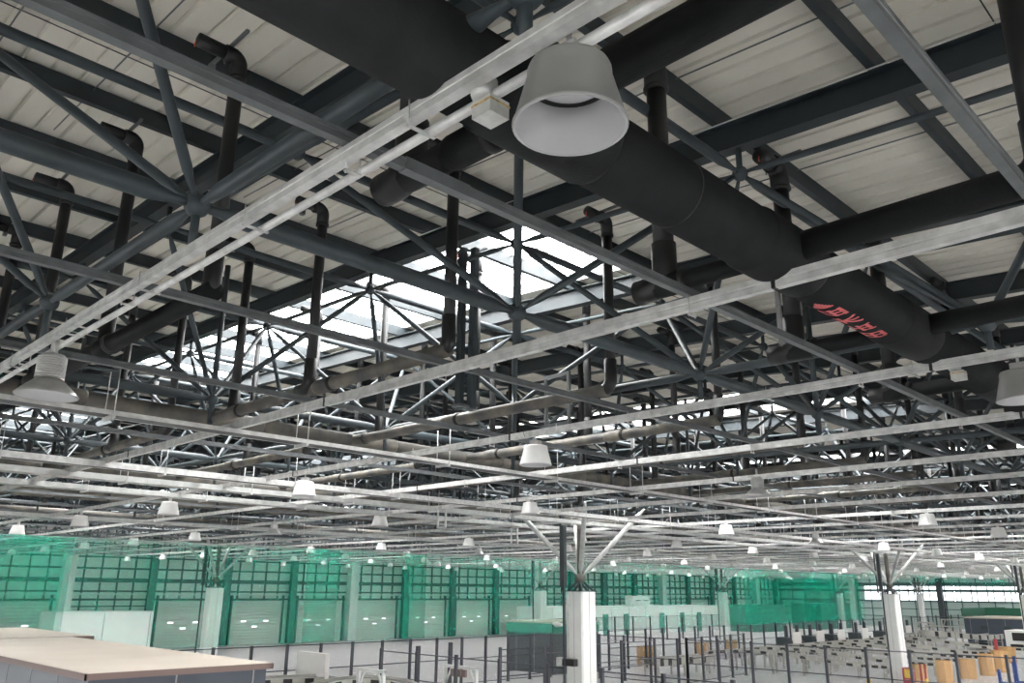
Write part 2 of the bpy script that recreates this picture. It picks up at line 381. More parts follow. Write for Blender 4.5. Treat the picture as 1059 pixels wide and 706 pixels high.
for k, x in enumerate(AX):
    near = k < 8
    lab = A_lab[k] if near else 'distant galvanised rail, one of the close-set run beyond the centre column'
    r = empty('channel_rail', (x, 0, ZA), lab, 'rail', None if near else 'far cross rails')
    ya, yb = (-6.8, 62)
    c = MB()
    if k == 0:
        c.chan((x-.035,ya,ZA), (x-.035,yb,ZA), .055, .075, 'y')
        c2 = MB(); c2.rings([(x+.062,ya,ZA-.01),(x+.062,yb,ZA-.01)], [.024,.024], 12); c2.build('conduit', 'galv', r)
    elif near: c.chan((x,ya,ZA-.01), (x,yb,ZA-.01), .06, .10 if k == 1 else .085, 'y')
    else: c.box((x-.04,ya,ZA), (x+.04,yb,ZA+.07))
    c.build('channel', 'galv', r)
    if near:
        for (yy, zz, mm) in BY: cl = MB(); clamp(cl, x, yy, ZA); cl.build('clamp', 'galv', r)
        for q in range(12):
            yy = 1.1+q*1.5
            if k in (0,2): cl = MB(); cl.box((x-.07,yy-.01,ZA-.035), (x+.09,yy+.01,ZA-.025)); cl.tube((x-.065,yy,ZA-.04), (x-.065,yy,ZA+.1), .004, 5); cl.build('pipe_strap', 'galv', r)
        if k in (1,2,3,4):
            for yy in (2.45, 8.0, 13.7): sp = MB(); sp.box((x-.036,yy-.014,ZA-.014), (x+.036,yy+.014,ZA+.1)); sp.build('splice_joint', 'ring', r)
B_lab = ['light grey channel bar running down the top right corner, in front of the roof', 'long dark grey channel bar from the top left corner down through the middle', 'dark grey channel bar crossing the left half below the big rooflight',
 'grey channel bar just under the twin lamp rail at left, above the flared lamp', 'grey channel bar low at left, below the flared lamp']
for k, (y, z, mm) in enumerate(BY):
    c = MB(); c.chan((-6.5,y,z), (118,y,z), .055, .062 if k else .075, 'x')
    if k == 1: c.box((2.3,y-.032,z-.004), (2.75,y+.032,z+.068))
    tag(c.build('channel_bar', mm, None, (2,y,z)), B_lab[k], 'rail')
yy = 21.9
while yy < 62:
    c = MB(); c.box((-6.5,yy-.03,2.09), (118,yy+.03,2.15)); tag(c.build('channel_bar', 'galv2', None, (2,yy,2.09)), 'distant grey channel bar running away under the far roof steel', 'rail', 'far lengthwise bars'); yy += 3.0
# wide cable trays running lengthwise
for ti, (y, w, lab) in enumerate(((10.15,.26,'wide grey cable tray under the grey pipe, below the flared lamp'), (14.8,.22,'narrow grey cable tray, second below the flared lamp at left'), (16.6,.34,'wide grey cable tray with pale side, left edge above the left lamps'), (18.7,.34,'wide grey cable tray hanging lowest of the three at left'),
                    (27.3,.4,'far wide cable tray above the green netting, nearer one'), (39.5,.4,'far wide cable tray behind the green netting'))):
    t = empty('cable_tray', (0,y,1.98), lab, 'cable tray')
    hs = .05 if ti == 0 else .10
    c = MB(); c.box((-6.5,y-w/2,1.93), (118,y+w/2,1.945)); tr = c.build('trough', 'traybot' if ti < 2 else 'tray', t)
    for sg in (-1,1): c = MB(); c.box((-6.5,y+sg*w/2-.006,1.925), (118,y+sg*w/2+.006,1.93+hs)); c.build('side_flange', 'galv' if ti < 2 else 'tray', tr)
    q = 0.8
    while q < 60:
        c = MB(); c.box((q-.02,y-w/2-.03,1.89), (q+.02,y+w/2+.03,1.93))
        for s in (-1,1): c.tube((q,y+s*(w/2+.025),1.89), (q,y+s*(w/2+.025),2.5), .007, 5)
        q += 2.6
        c.build('hanger', 'galv', t)

# ------------------------------------------------------------------ lamps
def bell(detail=True, sm_='shade'):
    e = empty('bell_lamp', (0,0,0)); 
    s = MB()
    s.lathe((0,0,0), [(.213,0),(.217,.004),(.217,.012),(.211,.02),(.168,.185),(.163,.20),(.161,.238),(.153,.256),(.12,.266),(.001,.268)], 40 if detail else 12); s.build('shade', sm_, e)
    s = MB(); s.lathe((0,0,0), [(.205,.002),(.213,0)], 40 if detail else 12); s.lathe((0,0,0), [(.206,.004),(.162,.183),(.158,.20)], 40 if detail else 12); ir = s.build('inner_reflector', 'shade_in', e)
    if detail:
        s = MB(); s.lathe((0,0,0), [(.160,.195),(.160,.186),(.137,.184),(.137,.194)], 32); s.build('gasket', 'ring', ir)
        s = MB(); s.lathe((0,0,0), [(.138,.19),(.10,.178),(.001,.173)], 32); s.build('lens', 'lens', ir)
        s = MB(); s.box((-.06,-.06,.266), (.06,.06,.33)); s.tube((0,0,.33), (0,0,.43), .012, 8)
        for j in range(8):
            a0 = PI*j/8; a1 = PI*(j+1)/8
            s.tube((0,.03*math.cos(a0),.44+.03*math.sin(a0)), (0,.03*math.cos(a1),.44+.03*math.sin(a1)), .006, 6)
        s.build('hook', 'heat', e)
        s = MB(); s.rings([(0.04,0,.33),(.07,.08,.40),(.05,.16,.5),(0,.2,.46),(-.02,.16,.40)], [.005]*5, 6); s.build('lead', 'hook', e)
    else:
        s = MB(); s.box((-.03,-.03,.26), (.03,.03,.38)); s.build('hook', 'heat', e)
    return e
def flared(detail=True):
    e = empty('flared_lamp', (0,0,0))
    s = MB(); n = 40 if detail else 12
    s.lathe((0,0,0), [(.245,0),(.248,.008),(.20,.06),(.13,.125),(.105,.145),(.001,.146)], n); s.build('shade', 'heat', e)
    s = MB(); s.lathe((0,0,0), [(.240,.003),(.19,.055),(.12,.118),(.001,.12)], n); s.build('inner_reflector', 'shade_in', e)
    s = MB(); pr = []
    for j in range(10 if detail else 2):
        z = .146+j*(.02 if detail else .1); pr += [(.115,z),(.115,z+.012),(.098,z+.013),(.098,z+.02)]
        if j == 5: pr += [(.085,z+.02)]
    s.lathe((0,0,0), pr+[(.09,.36),(.001,.365)], 28 if detail else 10); s.build('ribbed_housing', 'heat', e)
    s = MB(); s.tube((0,0,.36), (0,0,.50), .012, 8); s.box((-.03,-.008,.38), (.03,.008,.50)); s.build('hook', 'heat', e)
    return e
LX = [2.0, 8.0, 13.95, 22.55] + [28.5+6*k for k in range(15)]
LY = [1.75+5.78*k for k in range(11)]
lamp_lab = {(0,0):'large grey bell lamp right in front at top centre', (0,1):'flared lamp with ribbed housing at the left edge', (1,0):'grey bell lamp cut by the right edge', (1,1):'pale bell lamp hanging near the middle above the centre column',
 (1,2):'white bell lamp left of centre, second on its rail from the middle one', (1,3):'small white bell lamp at left, over the green left column', (1,4):'small white bell lamp near the left edge above the netting', (2,1):'flared lamp right of centre with conical shade, above the pale lamps',
 (2,2):'small bell lamp directly above the centre column braces', (2,3):'small bell lamp left of the centre column braces', (2,4):'small flared lamp left of centre above the netting', (3,1):'pale bell lamp above the right column braces', (3,2):'small white bell lamp right of the centre column braces'}
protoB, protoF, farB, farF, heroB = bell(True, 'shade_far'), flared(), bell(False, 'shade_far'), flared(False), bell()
used = set()
for i, lx in enumerate(LX):
    for j, ly in enumerate(LY):
        fl = (i,j) in ((0,1),(2,1),(2,4),(4,2),(5,0),(4,5),(7,1))
        near = (i <= 2 and j <= 2)
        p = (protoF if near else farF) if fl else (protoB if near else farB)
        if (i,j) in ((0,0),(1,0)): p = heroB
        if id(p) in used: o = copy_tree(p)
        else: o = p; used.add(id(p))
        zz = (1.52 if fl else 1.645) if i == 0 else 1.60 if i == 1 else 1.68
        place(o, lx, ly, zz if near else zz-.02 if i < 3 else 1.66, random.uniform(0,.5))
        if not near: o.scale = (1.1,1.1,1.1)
        if (i,j) == (0,0): o.location.x += .045
        lab = lamp_lab.get((i,j))
        tag(o, lab or ('small far flared lamp in the receding lamp rows' if fl else 'small white bell lamp in the receding rows far down the hall'), 'lamp', 'high bay lamps' if lab else ('far flared lamps' if fl else 'far bell lamps'))
        o.name = 'flared_lamp' if fl else 'bell_lamp'
# junction boxes beside the lamps on the twin rail and third rail
def jbox(x, y, z, lab):
    e = empty('junction_box', (x,y,z), lab, 'junction box')
    s = MB(); s.box((x-.055,y-.055,z-.05), (x+.055,y+.055,z+.03)); s.build('case', 'box', e)
    s = MB(); s.box((x-.058,y-.058,z+.004), (x+.058,y+.058,z+.012)); s.build('sealant', 'rust', e)
    s = MB(); s.lathe((x-.02,y+.02,z+.10), [(.001,-.06),(.05,-.055),(.058,-.03),(.058,.03),(.05,.04),(.001,.045)], 20); s.build('dome', 'galv', e)
jbox(2.06, 2.2, 1.93, 'square grey junction box with rusty sealant left of the big bell lamp')
jbox(8.06, 2.25, 1.93, 'grey junction box on the rail beside the lamp at the right edge')

# ------------------------------------------------------------------ big rain-water main, its branches and the drop pipes
ZD = 2.27
def main_pipe(y, z, r, segs, lab, m='duct', xe=110, joints=()):
    e = empty('main_pipe', (0,y,z), lab, 'pipe')
    s = MB(); s.rings([(-6.8,y,z),(xe,y,z)], [r,r], 40); s.build('barrel', m, e)
    for xj in joints:
        s = MB(); s.rings([(xj-.05,y,z),(xj-.05,y,z),(xj-.03,y,z),(xj+.03,y,z),(xj+.05,y,z)], [r+.001,r+.016,r+.026,r+.026,r+.001], 40); s.build('joint_ring', 'ring', e)
        s = MB(); s.rings([(xj+.02,y,z),(xj+.04,y,z),(xj+.75,y,z),(xj+.79,y,z)], [r+.001,r+.014,r+.014,r+.001], 40); s.build('socket', m, e)
    return e
duct = main_pipe(2.45, ZD, .215, None, 'very large black main pipe sloping from top centre down to the right edge', joints=(2.25, 4.66, 7.0, 9.5, 12.3, 15.0))
s = MB(); s.rings([(3.78,2.45,ZD),(3.79,2.45,ZD)], [.2165,.2165], 40); s.build('seam', 'ring', duct)
main_pipe(11.05, 2.28, .10, None, 'grey-brown pipe running across the left half under the big rooflight', m='dusty', joints=(2.6, 5.06, 7.5, 10, 12.4))
main_pipe(17.6, 2.2, .12, None, 'long dark pipe between the wide cable trays at left', m='dusty', joints=(4,10,16))
main_pipe(23.5, 2.3, .12, None, 'distant dark main pipe above the netting', m='dusty', joints=(6,14))
main_pipe(30.0, 2.3, .14, None, 'farthest dark main pipe just ahead of the green netting', m='dusty', joints=(6,14))
# faded red marking on the underside: an arrow and four characters
GL = ['tri', [(0,.1,1,.1),(.15,.1,.15,.9),(.5,.1,.5,.95),(.85,.1,.85,.9),(0,.5,1,.5),(0,.9,1,.9)], [(0,.3,1,.3),(.5,0,.5,1),(.1,.0,.4,.3),(.9,0,.6,.3),(0,1,.45,.35),(1,1,.55,.35)],
      [(.1,.15,.9,.15),(0,.5,1,.5),(.2,.85,.8,.85),(.5,.1,.5,.9),(.2,.5,.1,1),(.8,.5,.95,1)], [(.1,.1,.9,.1),(.1,.1,.1,.9),(.9,.1,.9,.9),(.1,.9,.9,.9),(.5,.1,.5,.9),(.1,.5,.9,.5)]]
R_ = .2175
def cyl(u, v): return (u, 2.45+R_*math.sin(v), ZD-R_*math.cos(v))
for gi, g in enumerate(GL):
    ux = (5.66,5.87,6.12,6.38,6.64)[gi]; W = .17; A0, A1 = .55, -.35
    s = MB()
    def q(u0,v0,u1,v1, th=.15):
        dx, dv = u1-u0, v1-v0; L = math.hypot(dx,dv); nx, nv = -dv/L*th/2, dx/L*th/2; vs = []
        for t in range(7):
            a = t/6
            for sg in (1,-1): vs.append(cyl(ux+(u0+dx*a+nx*sg)*W, A0+(A1-A0)*(v0+dv*a+nv*sg)))
        s.add(vs, [(2*i, 2*i+1, 2*i+3, 2*i+2) for i in range(6)])
    if g == 'tri':
        for t in range(6): q(0+.15*t, .45-.07*t, 0+.15*t, .55+.07*t, .16)
    else:
        for st in g: q(*st)
    s.build('red_marking', 'pinkred', duct)

def branch(x, ya, yb, z, r, lab, joints=(), m='duct', grp=None):
    e = empty('branch_pipe', (x,ya,z), lab, 'pipe', grp)
    s = MB(); s.rings([(x,ya,z),(x,yb,z)], [r,r], 24); s.build('barrel', m, e)
    for yj in joints:
        s = MB(); s.rings([(x,yj-.03,z),(x,yj-.02,z),(x,yj+.02,z),(x,yj+.03,z)], [r+.001,r+.02,r+.02,r+.001], 24); s.build('coupling', 'ring', e)
        s = MB(); s.rings([(x,yj,z),(x,yj+.02,z),(x,yj+.28,z),(x,yj+.33,z)], [r+.001,r+.014,r+.014,r+.001], 24); s.build('socket', m, e)
    return e
BX = [2.58, 5.06, 7.45, 9.9, 12.35, 14.8]
nm = ['nearest', 'second', 'third']
branch(2.58, -5, 2.3, ZD, .10, 'thick black branch pipe at top centre, right of the big bell lamp')
branch(2.58, 2.6, 3.45, ZD, .085, 'short black branch pipe left of the big bell lamp', (2.75,))
branch(5.06, -5, 2.3, ZD, .10, 'thick black branch pipe joining the main pipe from the right edge, upper one')
branch(5.06, 2.6, 3.35, ZD, .075, 'short black branch pipe left of the main pipe, below the bell lamp', (3.2,))
branch(7.45, -5, 2.3, ZD, .09, 'black branch pipe joining the main pipe from the right edge past the red marking')
branch(7.45, 2.6, 3.5, ZD, .075, 'short black branch pipe left of the red marking', (3.3,))
branch(9.9, -5, 3.5, ZD, .085, 'black branch pipe crossing the main pipe beside the right-edge lamp', (1.7,3.3))
branch(2.67, 6.05, 11.0, ZD, .085, 'dark branch pipe running down left from the tall elbow over the flared lamp', (8.2,), m='duct')
branch(5.06, 5.95, 11.0, ZD, .075, 'grey branch pipe under the big rooflight, left of the middle node', (8.0,10.2), m='dusty')
branch(7.45, 5.85, 11.0, ZD, .075, 'grey branch pipe from the middle elbow down to the left, with two couplings', (8.5,10.7), m='dusty')
branch(9.9, 5.85, 11.0, ZD, .075, 'grey branch pipe below the third lamp rail, right of middle', (7.5,10.2), m='dusty')
for x in (12.35, 14.8, 17.2, 19.7, 22.1): branch(x, 5.85, 11.0, ZD, .07, 'far grey branch pipe under the crowded steel right of middle', (8.5,), m='dusty', grp='far branch pipes')
for x in (2.58, 5.06, 7.45, 9.9, 12.35): branch(x, 12.5, 17.5, ZD, .07, 'grey branch pipe behind the lengthwise pipe in the left half', (15,), m='dusty', grp='far left branch pipes')

def drop(x, y, r, zb, lab, grp=None, det=True, foot=True, zt=None):
    R = r*1.25; z1 = zt or (z_pur(y)-.10-r*1.2-.02+.12-R); e = empty('drain_pipe', (x,y,zb), lab, 'pipe', grp)
    n = 18 if det else 7
    s = MB(); s.rings([(x,y,zb+.12),(x,y,z1-.12)], [r,r], n); s.build('pipe', 'pipe', e)
    # top elbow and stub
    s = MB(); pts = []
    for j in range(7 if det else 3):
        a = (PI/2)*j/(6 if det else 2); pts.append((x-R+R*math.cos(a), y, z1-.12+R*math.sin(a)))
    s.rings([(x,y,z1-.26)]+pts+[(x-R-.06,y,z1-.12+R)], [r*1.2]*(len(pts)+2), n); el = s.build('elbow', 'pipe', e)
    s = MB(); s.rings([(x-R,y,z1-.12+R),(x-R-.30,y,z1-.12+R),(x-R-.31,y,z1-.12+R)], [r,r,r*.5], n); st = s.build('stub', 'pipe', e)
    if det:
        s = MB(); s.box((x-.10,y-.30,z1+.035), (x-.07,y+.42,z1+.06)); s.tube((x-.085,y+.1,z1-.08), (x-.085,y+.1,z1+.05), .008, 6); s.tube((x-.085,y-.02,z1-.02), (x-.085,y-.02,z1+.05), .008, 6)
        s.box((x-.11,y+.34,z1-.02), (x-.06,y+.40,z1+.04)); s.build('bracket', 'galv2', el)
        s = MB(); s.rings([(x,y,z1-.28),(x,y,z1-.27),(x,y,z1-.24),(x,y,z1-.23)], [r,r*1.3,r*1.3,r], n); s.build('collar', 'ring', el)
        s = MB(); s.rings([(x-R-.315,y,z1-.14+R),(x-R-.32,y,z1-.17+R),(x-R-.32,y,z1-.2+R)], [.006,.007,.006], 6); s.build('tag', 'copper', st)
    if foot:
        s = MB(); R = r*1.7; pts = []
        for j in range(7 if det else 3):
            a = (PI/2)*j/(6 if det else 2); pts.append((x, y+R-R*math.cos(a), zb+R-R*math.sin(a)))
        s.rings([(x,y,zb+.36),(x,y,zb+.35),(x,y,zb+R+.02)]+pts+[(x,y+R+.12,zb)], [r,r*1.2]+[r*1.2]*(len(pts)+2), n); s.build('foot_elbow', 'pipe', e)
    return e
dl = {(2.67,6.1):'thick black drain pipe at upper left, right of the left ball joint', (2.67,8.4):'black drain pipe second from the left ball joint towards the left edge', (2.58,10.3):'thin black drain pipe third from the left ball joint, left edge',
      (2.58,12.4):'black drain pipe cut by the left edge', (5.06,5.95):'black drain pipe left of the middle ball joint, ending in an elbow below', (5.0,8.4):'black drain pipe in front of the big rooflight, left part',
      (5.06,10.4):'black drain pipe left of the rooflight, just under the twin lamp rail', (7.45,5.8):'black drain pipe right of the middle ball joint, ending in an elbow', (2.58,3.42):'thick black drain pipe behind the twin rail left of the big lamp',
      (5.06,3.38):'thick black drain pipe below right of the big bell lamp', (7.45,3.5):'black drain pipe with clamped top, just above the main pipe at right', (5.06,.80):'very close black drain pipe in the top right corner', (9.9,3.5):'black drain pipe behind the red marking on the main pipe'}
for (x,y), lab in dl.items():
    thick = y < 4
    drop(x, y, .082 if thick else .062, ZD, lab, 'drain pipes near the camera', True, True)
for i in range(0, 19):
    for j in range(0, 9):
        x = BX[0]+2.45*i; y = (3.5, 5.85, 8.2, 10.4, 12.4, 14.6, 19.5, 21.6, 26.5)[j]
        if any(abs(x-a) < .3 and abs(y-c) < .5 for a, c in dl): continue
        if y > 20 and i % 2: continue
        if x < 3 and y < 4: continue
        drop(x, y, .06, ZD, 'black drain pipe among the crowded ones deep under the roof', 'far drain pipes', x < 9 and y < 9, True)
# twin dark channel hanger in front of the big rooflight, and small hanging frames
e = empty('twin_hanger', (6.5,7.3,2.1), 'twin dark channel hanger before the big rooflight, left of the middle ball joint', 'hanger')
for dx in (-.05,.055):
    s = MB(); s.prof([(-.045,0),(.045,0),(.045,2.1),(-.045,2.1)], (6.5+dx-.035,7.3-dx,2.1), (6.5+dx+.035,7.3-dx,2.1), 'x'); s.build('channel', 'purlin' if dx < 0 else 'steel', e)
s = MB(); s.cbox((6.5,7.3,2.12), (.3,.14,.03)); s.build('foot_plate', 'galv2', e)
def hframe(x, y, z0, z1, w, lab, m='tray'):
    e = empty('hanging_frame', (x,y,z0), lab, 'frame')
    s = MB(); t = .045
    for sg in (-1,1): s.box((x-.02,y+sg*w/2-t/2,z0), (x+.02,y+sg*w/2+t/2,z1)); s.build if 0 else None
    s.build('upright', m, e)
    s = MB(); s.box((x-.02,y-w/2-t/2,z0-t), (x+.02,y+w/2+t/2,z0)); s.box((x-.02,y-w/2-t/2,z1), (x+.02,y+w/2+t/2,z1+t)); s.build('crosspiece', m, e)
hframe(7.6, 3.6, 2.45, 3.0, .22, 'small grey rectangular hanging frame under the main pipe, right of centre')
hframe(8.3, 7.4, 2.2, 2.85, .42, 'grey U-shaped hanging frame below the middle ball joint', 'galv2')
hframe(20.2, 20, 1.5, 2.0, .3, 'small pale hanging frame left of centre, above the netting')
hframe(14, 16.5, 1.55, 2.0, .3, 'small pale hanging frame ahead of the small left lamps')

# ------------------------------------------------------------------ concrete columns with branching braces
def column(x, y, lab):
    e = empty('branching_column', (x,y,F), lab, 'column')
    w = .335; c = .05
    s = MB(); sec = [(-w+c,-w),(w-c,-w),(w,-w+c),(w,w-c),(w-c,w),(-w+c,w),(-w,w-c),(-w,-w+c)]
    vs = [(x+a,y+b_,z) for z in (F,-.03) for a, b_ in sec]; s.add(vs, [(j,(j+1)%8,8+(j+1)%8,8+j) for j in range(8)]+[tuple(range(8,16))]); s.build('shaft', 'concrete', e)
    s = MB(); s.box((x-.35,y-.35,-.03), (x+.35,y+.35,0)); s.build('cap_plate', 'steel', e)
    s = MB()
    for sx in (-1,1):
        for sy in (-1,1): s.tube((x+sx*.27,y+sy*.27,0), (x+sx*.03,y+sy*.03,.30), .035, 8)
        s.tube((x+sx*.27,y,0), (x,y,.30), .025, 8); s.tube((x,y+sx*.27,0), (x,y,.30), .025, 8)
    s.build('base_pyramid', 'steel', e)
    s = MB(); s.ball((x,y,.36), .17, 20); s.build('ball_joint', 'dusty', e)
    for sx in (-1,1):
        for sy in (-1,1):
            s = MB(); s.strut((x,y,.36), (x+sx*1.5,y+sy*1.5,2.55), .075, 12, .3, .12); s.build('brace', 'tray', e)
    s = MB(); s.tube((x-.0,y,.4), (x,y,2.4), .10, 14); s.build('king_pipe', 'dusty', e)
    s = MB(); s.box((x-.62,y+.13,F), (x-.56,y+.19,.3)); s.build('side_pipe', 'dark', e)
    s = MB(); s.box((x-.66,y+.10,.1), (x-.52,y+.26,2.3)); s.build('side_pipe', 'dark', e)
    s = MB(); s.box((x-.30,y+.45,0), (x-.22,y+.52,2.3)); s.build('side_pipe', 'dark', e)
    s = MB()
    for q in ((-1.5,-1.5,1.5,-1.5),(1.5,-1.5,1.5,1.5),(1.5,1.5,-1.5,1.5),(-1.5,1.5,-1.5,-1.5)): s.tube((x+q[0],y+q[1],2.55), (x+q[2],y+q[3],2.55), .04, 8)
    s.build('ring_beam', 'steel', e)
    s = MB(); s.box((x-w-.004,y-.006,F), (x-w+.002,y+.006,-.03)); s.box((x-.006,y-w-.004,F), (x+.006,y-w+.002,-.03)); s.build('panel_seam', 'seam', e)
    return e
col0 = column(20, 16.94, 'big white square column with branching steel braces in the centre')
column(44, 16.94, 'white column with branching braces at the right, red cabinet at its foot')
column(20, 40.94, 'pale green-tinted column with branching braces at the left behind the net')
column(44, 40.94, 'pale column just left of the centre column, behind the dark booth')
column(68, 40.94, 'slim white column right of the centre column, behind the white building')
column(92, 40.94, 'slim far column seen through the dense green net')
column(116, 40.94, 'slim far column in front of the window band')
column(68, 16.94, 'column cut by the right edge, only its braces showing near the windows')
# floodlight and bracket on the centre column
e = empty('floodlight', (19.6,16.6,-2.1), 'small black and white floodlight box on the left side of the centre column', 'floodlight')
s = MB(); s.box((19.42,16.75,-2.12), (19.6,17.2,-1.93)); s.build('housing', 'ring', e)
s = MB(); s.box((19.38,17.2,-2.14), (19.6,17.4,-1.9)); s.build('end_cover', 'galv', e)
s = MB(); s.tube((19.6,17.1,-1.9), (19.6,17.1,-.04), .015, 6); s.build('conduit', 'galv', e)
s = MB(); s.rings([(19.6,17.3,-1.0),(19.5,17.5,-.98),(19.45,17.6,-.95)], [.03,.09,.02], 10); tag(s.build('wall_siren', 'galv'), 'small pale siren on the centre column, above the floodlight', 'siren')
# red cabinet at foot of the right column
e = empty('extinguisher_cabinet', (43.6,16.5,F), 'red cabinet with striped boards at the foot of the right column', 'cabinet')
s = MB(); s.box((43.2,16.05,F), (43.6,16.5,F+1.0)); s.build('case', 'red', e)
s = MB(); s.box((43.18,16.05,F+.55), (43.2,16.4,F+.95)); s.build('yellow_panel', 'yellow', e)
s = MB(); s.box((43.5,15.72,F), (43.56,15.80,F+1.2)); s.box((43.5,15.5,F), (43.56,15.6,F+1.2)); s.build('striped_board', 'red', e)

# ------------------------------------------------------------------ green safety nets
YN = 31.6
def net(xa, xb, z0, z1, y, m, lab):
    s = MB(); n = max(4, int((xb-xa)*3)); vs = []
    for i in range(n+1):
        x = xa+(xb-xa)*i/n; dy = .10*math.sin(x*1.9)+.05*math.sin(x*4.7+1)
        for k in range(5):
            t = k/4; vs.append((x, y+dy*(1-.5*t), z0+(z1-z0)*t))
    s.add(vs, [(i*5+k, (i+1)*5+k, (i+1)*5+k+1, i*5+k+1) for i in range(n) for k in range(4)], True)
    return tag(s.build('safety_net', m), lab, 'net')
net(-6, 76, -2.2, 1.62, YN, 'net', 'huge sheer green safety net hung from the ceiling across the hall')
net(5, 10.2, -2.2, 1.62, YN+.35, 'net2', 'denser doubled strip of green net at the left edge')
net(19.6, 21.3, -2.2, 1.62, YN+.35, 'net2', 'doubled strip of green net right of the left column')
net(24.9, 26.2, -2.2, 1.62, YN+.35, 'net2', 'doubled strip of green net by the third roller door post')
net(56, 76, -2.2, 1.62, YN+.35, 'net2', 'dense dark green stretch of net right of centre')
net(66, 72, -2.2, 1.2, YN+.7, 'net2', 'darkest folded patch of green net above the white work screens')
net(76, 120, 1.0, 1.8, YN, 'net', 'thin band of green net above the end windows')

# ------------------------------------------------------------------ cabins, booth, white buildings
def cabin(x0, x1, y0, y1, h, wallm, roofm, lab, trim='brown', windows=False, fascia=None):
    e = empty('site_cabin', ((x0+x1)/2,(y0+y1)/2,F), lab, 'cabin'); zt = F+h
    s = MB(); s.box((x0,y0,F), (x1,y1,zt-.06)); s.build('body', wallm, e)
    s = MB(); s.box((x0-.06,y0-.06,zt-.06), (x1+.06,y1+.06,zt)); s.build('roof', roofm, e)
    s = MB()
    for a, c in (((x0-.09,y0-.09,zt-.10),(x1+.09,y0-.06,zt-.005)), ((x0-.09,y0-.09,zt-.10),(x0-.06,y1+.09,zt-.005)), ((x1+.06,y0-.09,zt-.10),(x1+.09,y1+.09,zt-.005))): s.box(a, c)
    s.build('edge_trim', trim, e)
    s = MB(); q = y0+1.4
    while q < y1-.2: s.box((x0-.012,q-.012,F), (x0,q+.012,zt-.1)); q += 1.4
    q = x0+1.4
    while q < x1-.2: s.box((q-.012,y0-.012,F), (q+.012,y0,zt-.1)); q += 1.4
    s.build('panel_joint', 'seam', e)
    return e
c1 = cabin(5.1, 8.15, 14.35, 24.7, 3.1, 'bluegrey', 'beige', 'blue-grey cabin with flat beige roof at the bottom left corner')
s = MB(); s.box((5.05,16.9,-2.25), (5.1,17.0,-1.95)); s.box((5.04,17.2,-2.25), (5.1,17.3,-1.95)); s.build('vent', 'ring', c1)
cabin(5.1, 8.75, 25.0, 31.0, 3.1, 'bluegrey', 'beige', 'second beige-roofed cabin behind the one at bottom left')
booth = cabin(35.8, 39.8, 32.4, 36.0, 2.72, 'dark', 'beige', 'dark slate booth left of the centre column, half behind the green net', trim='beige')
s = MB(); s.box((35.74,32.34,-2.3), (39.8,32.39,-1.75)); s.box((35.74,32.34,-2.3), (35.79,36,-1.75)); s.build('fascia', 'teal', booth)  # teal band paints the net's green tint onto the booth's upper part
c2 = cabin(84, 97, 6, 26, 2.45, 'bluegrey', 'beige', 'wide blue-grey cabin with pale roof at the right edge', trim='beige')
s = MB(); s.box((83.9,26.1,-1.9), (97,26.2,-1.2)); s.box((90,6,-1.9), (90.2,26,-1.2)); s.build('green_parapet', 'green', c2)
s = MB()
for yy in (24.5, 22.6, 20): s.box((83.95,yy-.3,-3.0), (84,yy+.3,-2.65))
s.build('vent', 'dark', c2)
def whitebld(x0, x1, y0, y1, zt, lab, doors=()):
    e = empty('partition_building', ((x0+x1)/2,(y0+y1)/2,F), lab, 'building')
    s = MB(); s.box((x0,y0,F), (x1,y1,zt)); s.build('body', 'white', e)
    s = MB(); q = x0+3
    while q < x1-.2: s.box((q-.02,y0-.015,F), (q+.02,y0,zt)); q += 3
    s.build('panel_joint', 'seam', e)
    s = MB(); s.box((x0,y0-.03,zt-.05), (x1,y0,zt+.03)); s.build('coping', 'pil', e)
    for dx in doors:
        s = MB(); s.box((dx-.45,y0-.04,F), (dx+.45,y0-.01,F+2.1)); d = s.build('door', 'teal', e)
        s = MB(); s.box((dx+.3,y0-.08,F+1), (dx+.38,y0-.04,F+1.1)); s.build('handle', 'galv', d)
    return e
whitebld(62, 92, 56, 61, -1.57, 'long low white building with teal doors behind the centre column', (67, 70, 73.5, 80, 84, 87.5))
whitebld(18.4, 24.6, 59, 62, -1.62, 'low white building behind the left cabins', ())
cabin(91, 97, 50, 54, 3.0, 'teal', 'teal', 'dark green cabin behind the net, left one, above the first white screen', trim='green')
cabin(104.5, 113, 49, 53, 3.1, 'teal', 'teal', 'dark green cabin behind the densest net, near the end windows', trim='green')
e = empty('air_conditioner', (77,57,-1.57), 'pale air-conditioning unit standing on the long white building', 'air conditioner')
s = MB(); s.box((75.5,56.5,-1.54), (78.5,57.6,-.5)); s.build('casing', 'pil', e)
s = MB(); 
for q in (76.3,77.7): s.lathe((q,56.45,-1.0), [(.001,0),(.35,0),(.35,.06)], 16)
s.build('fan_grille', 'dark', e)

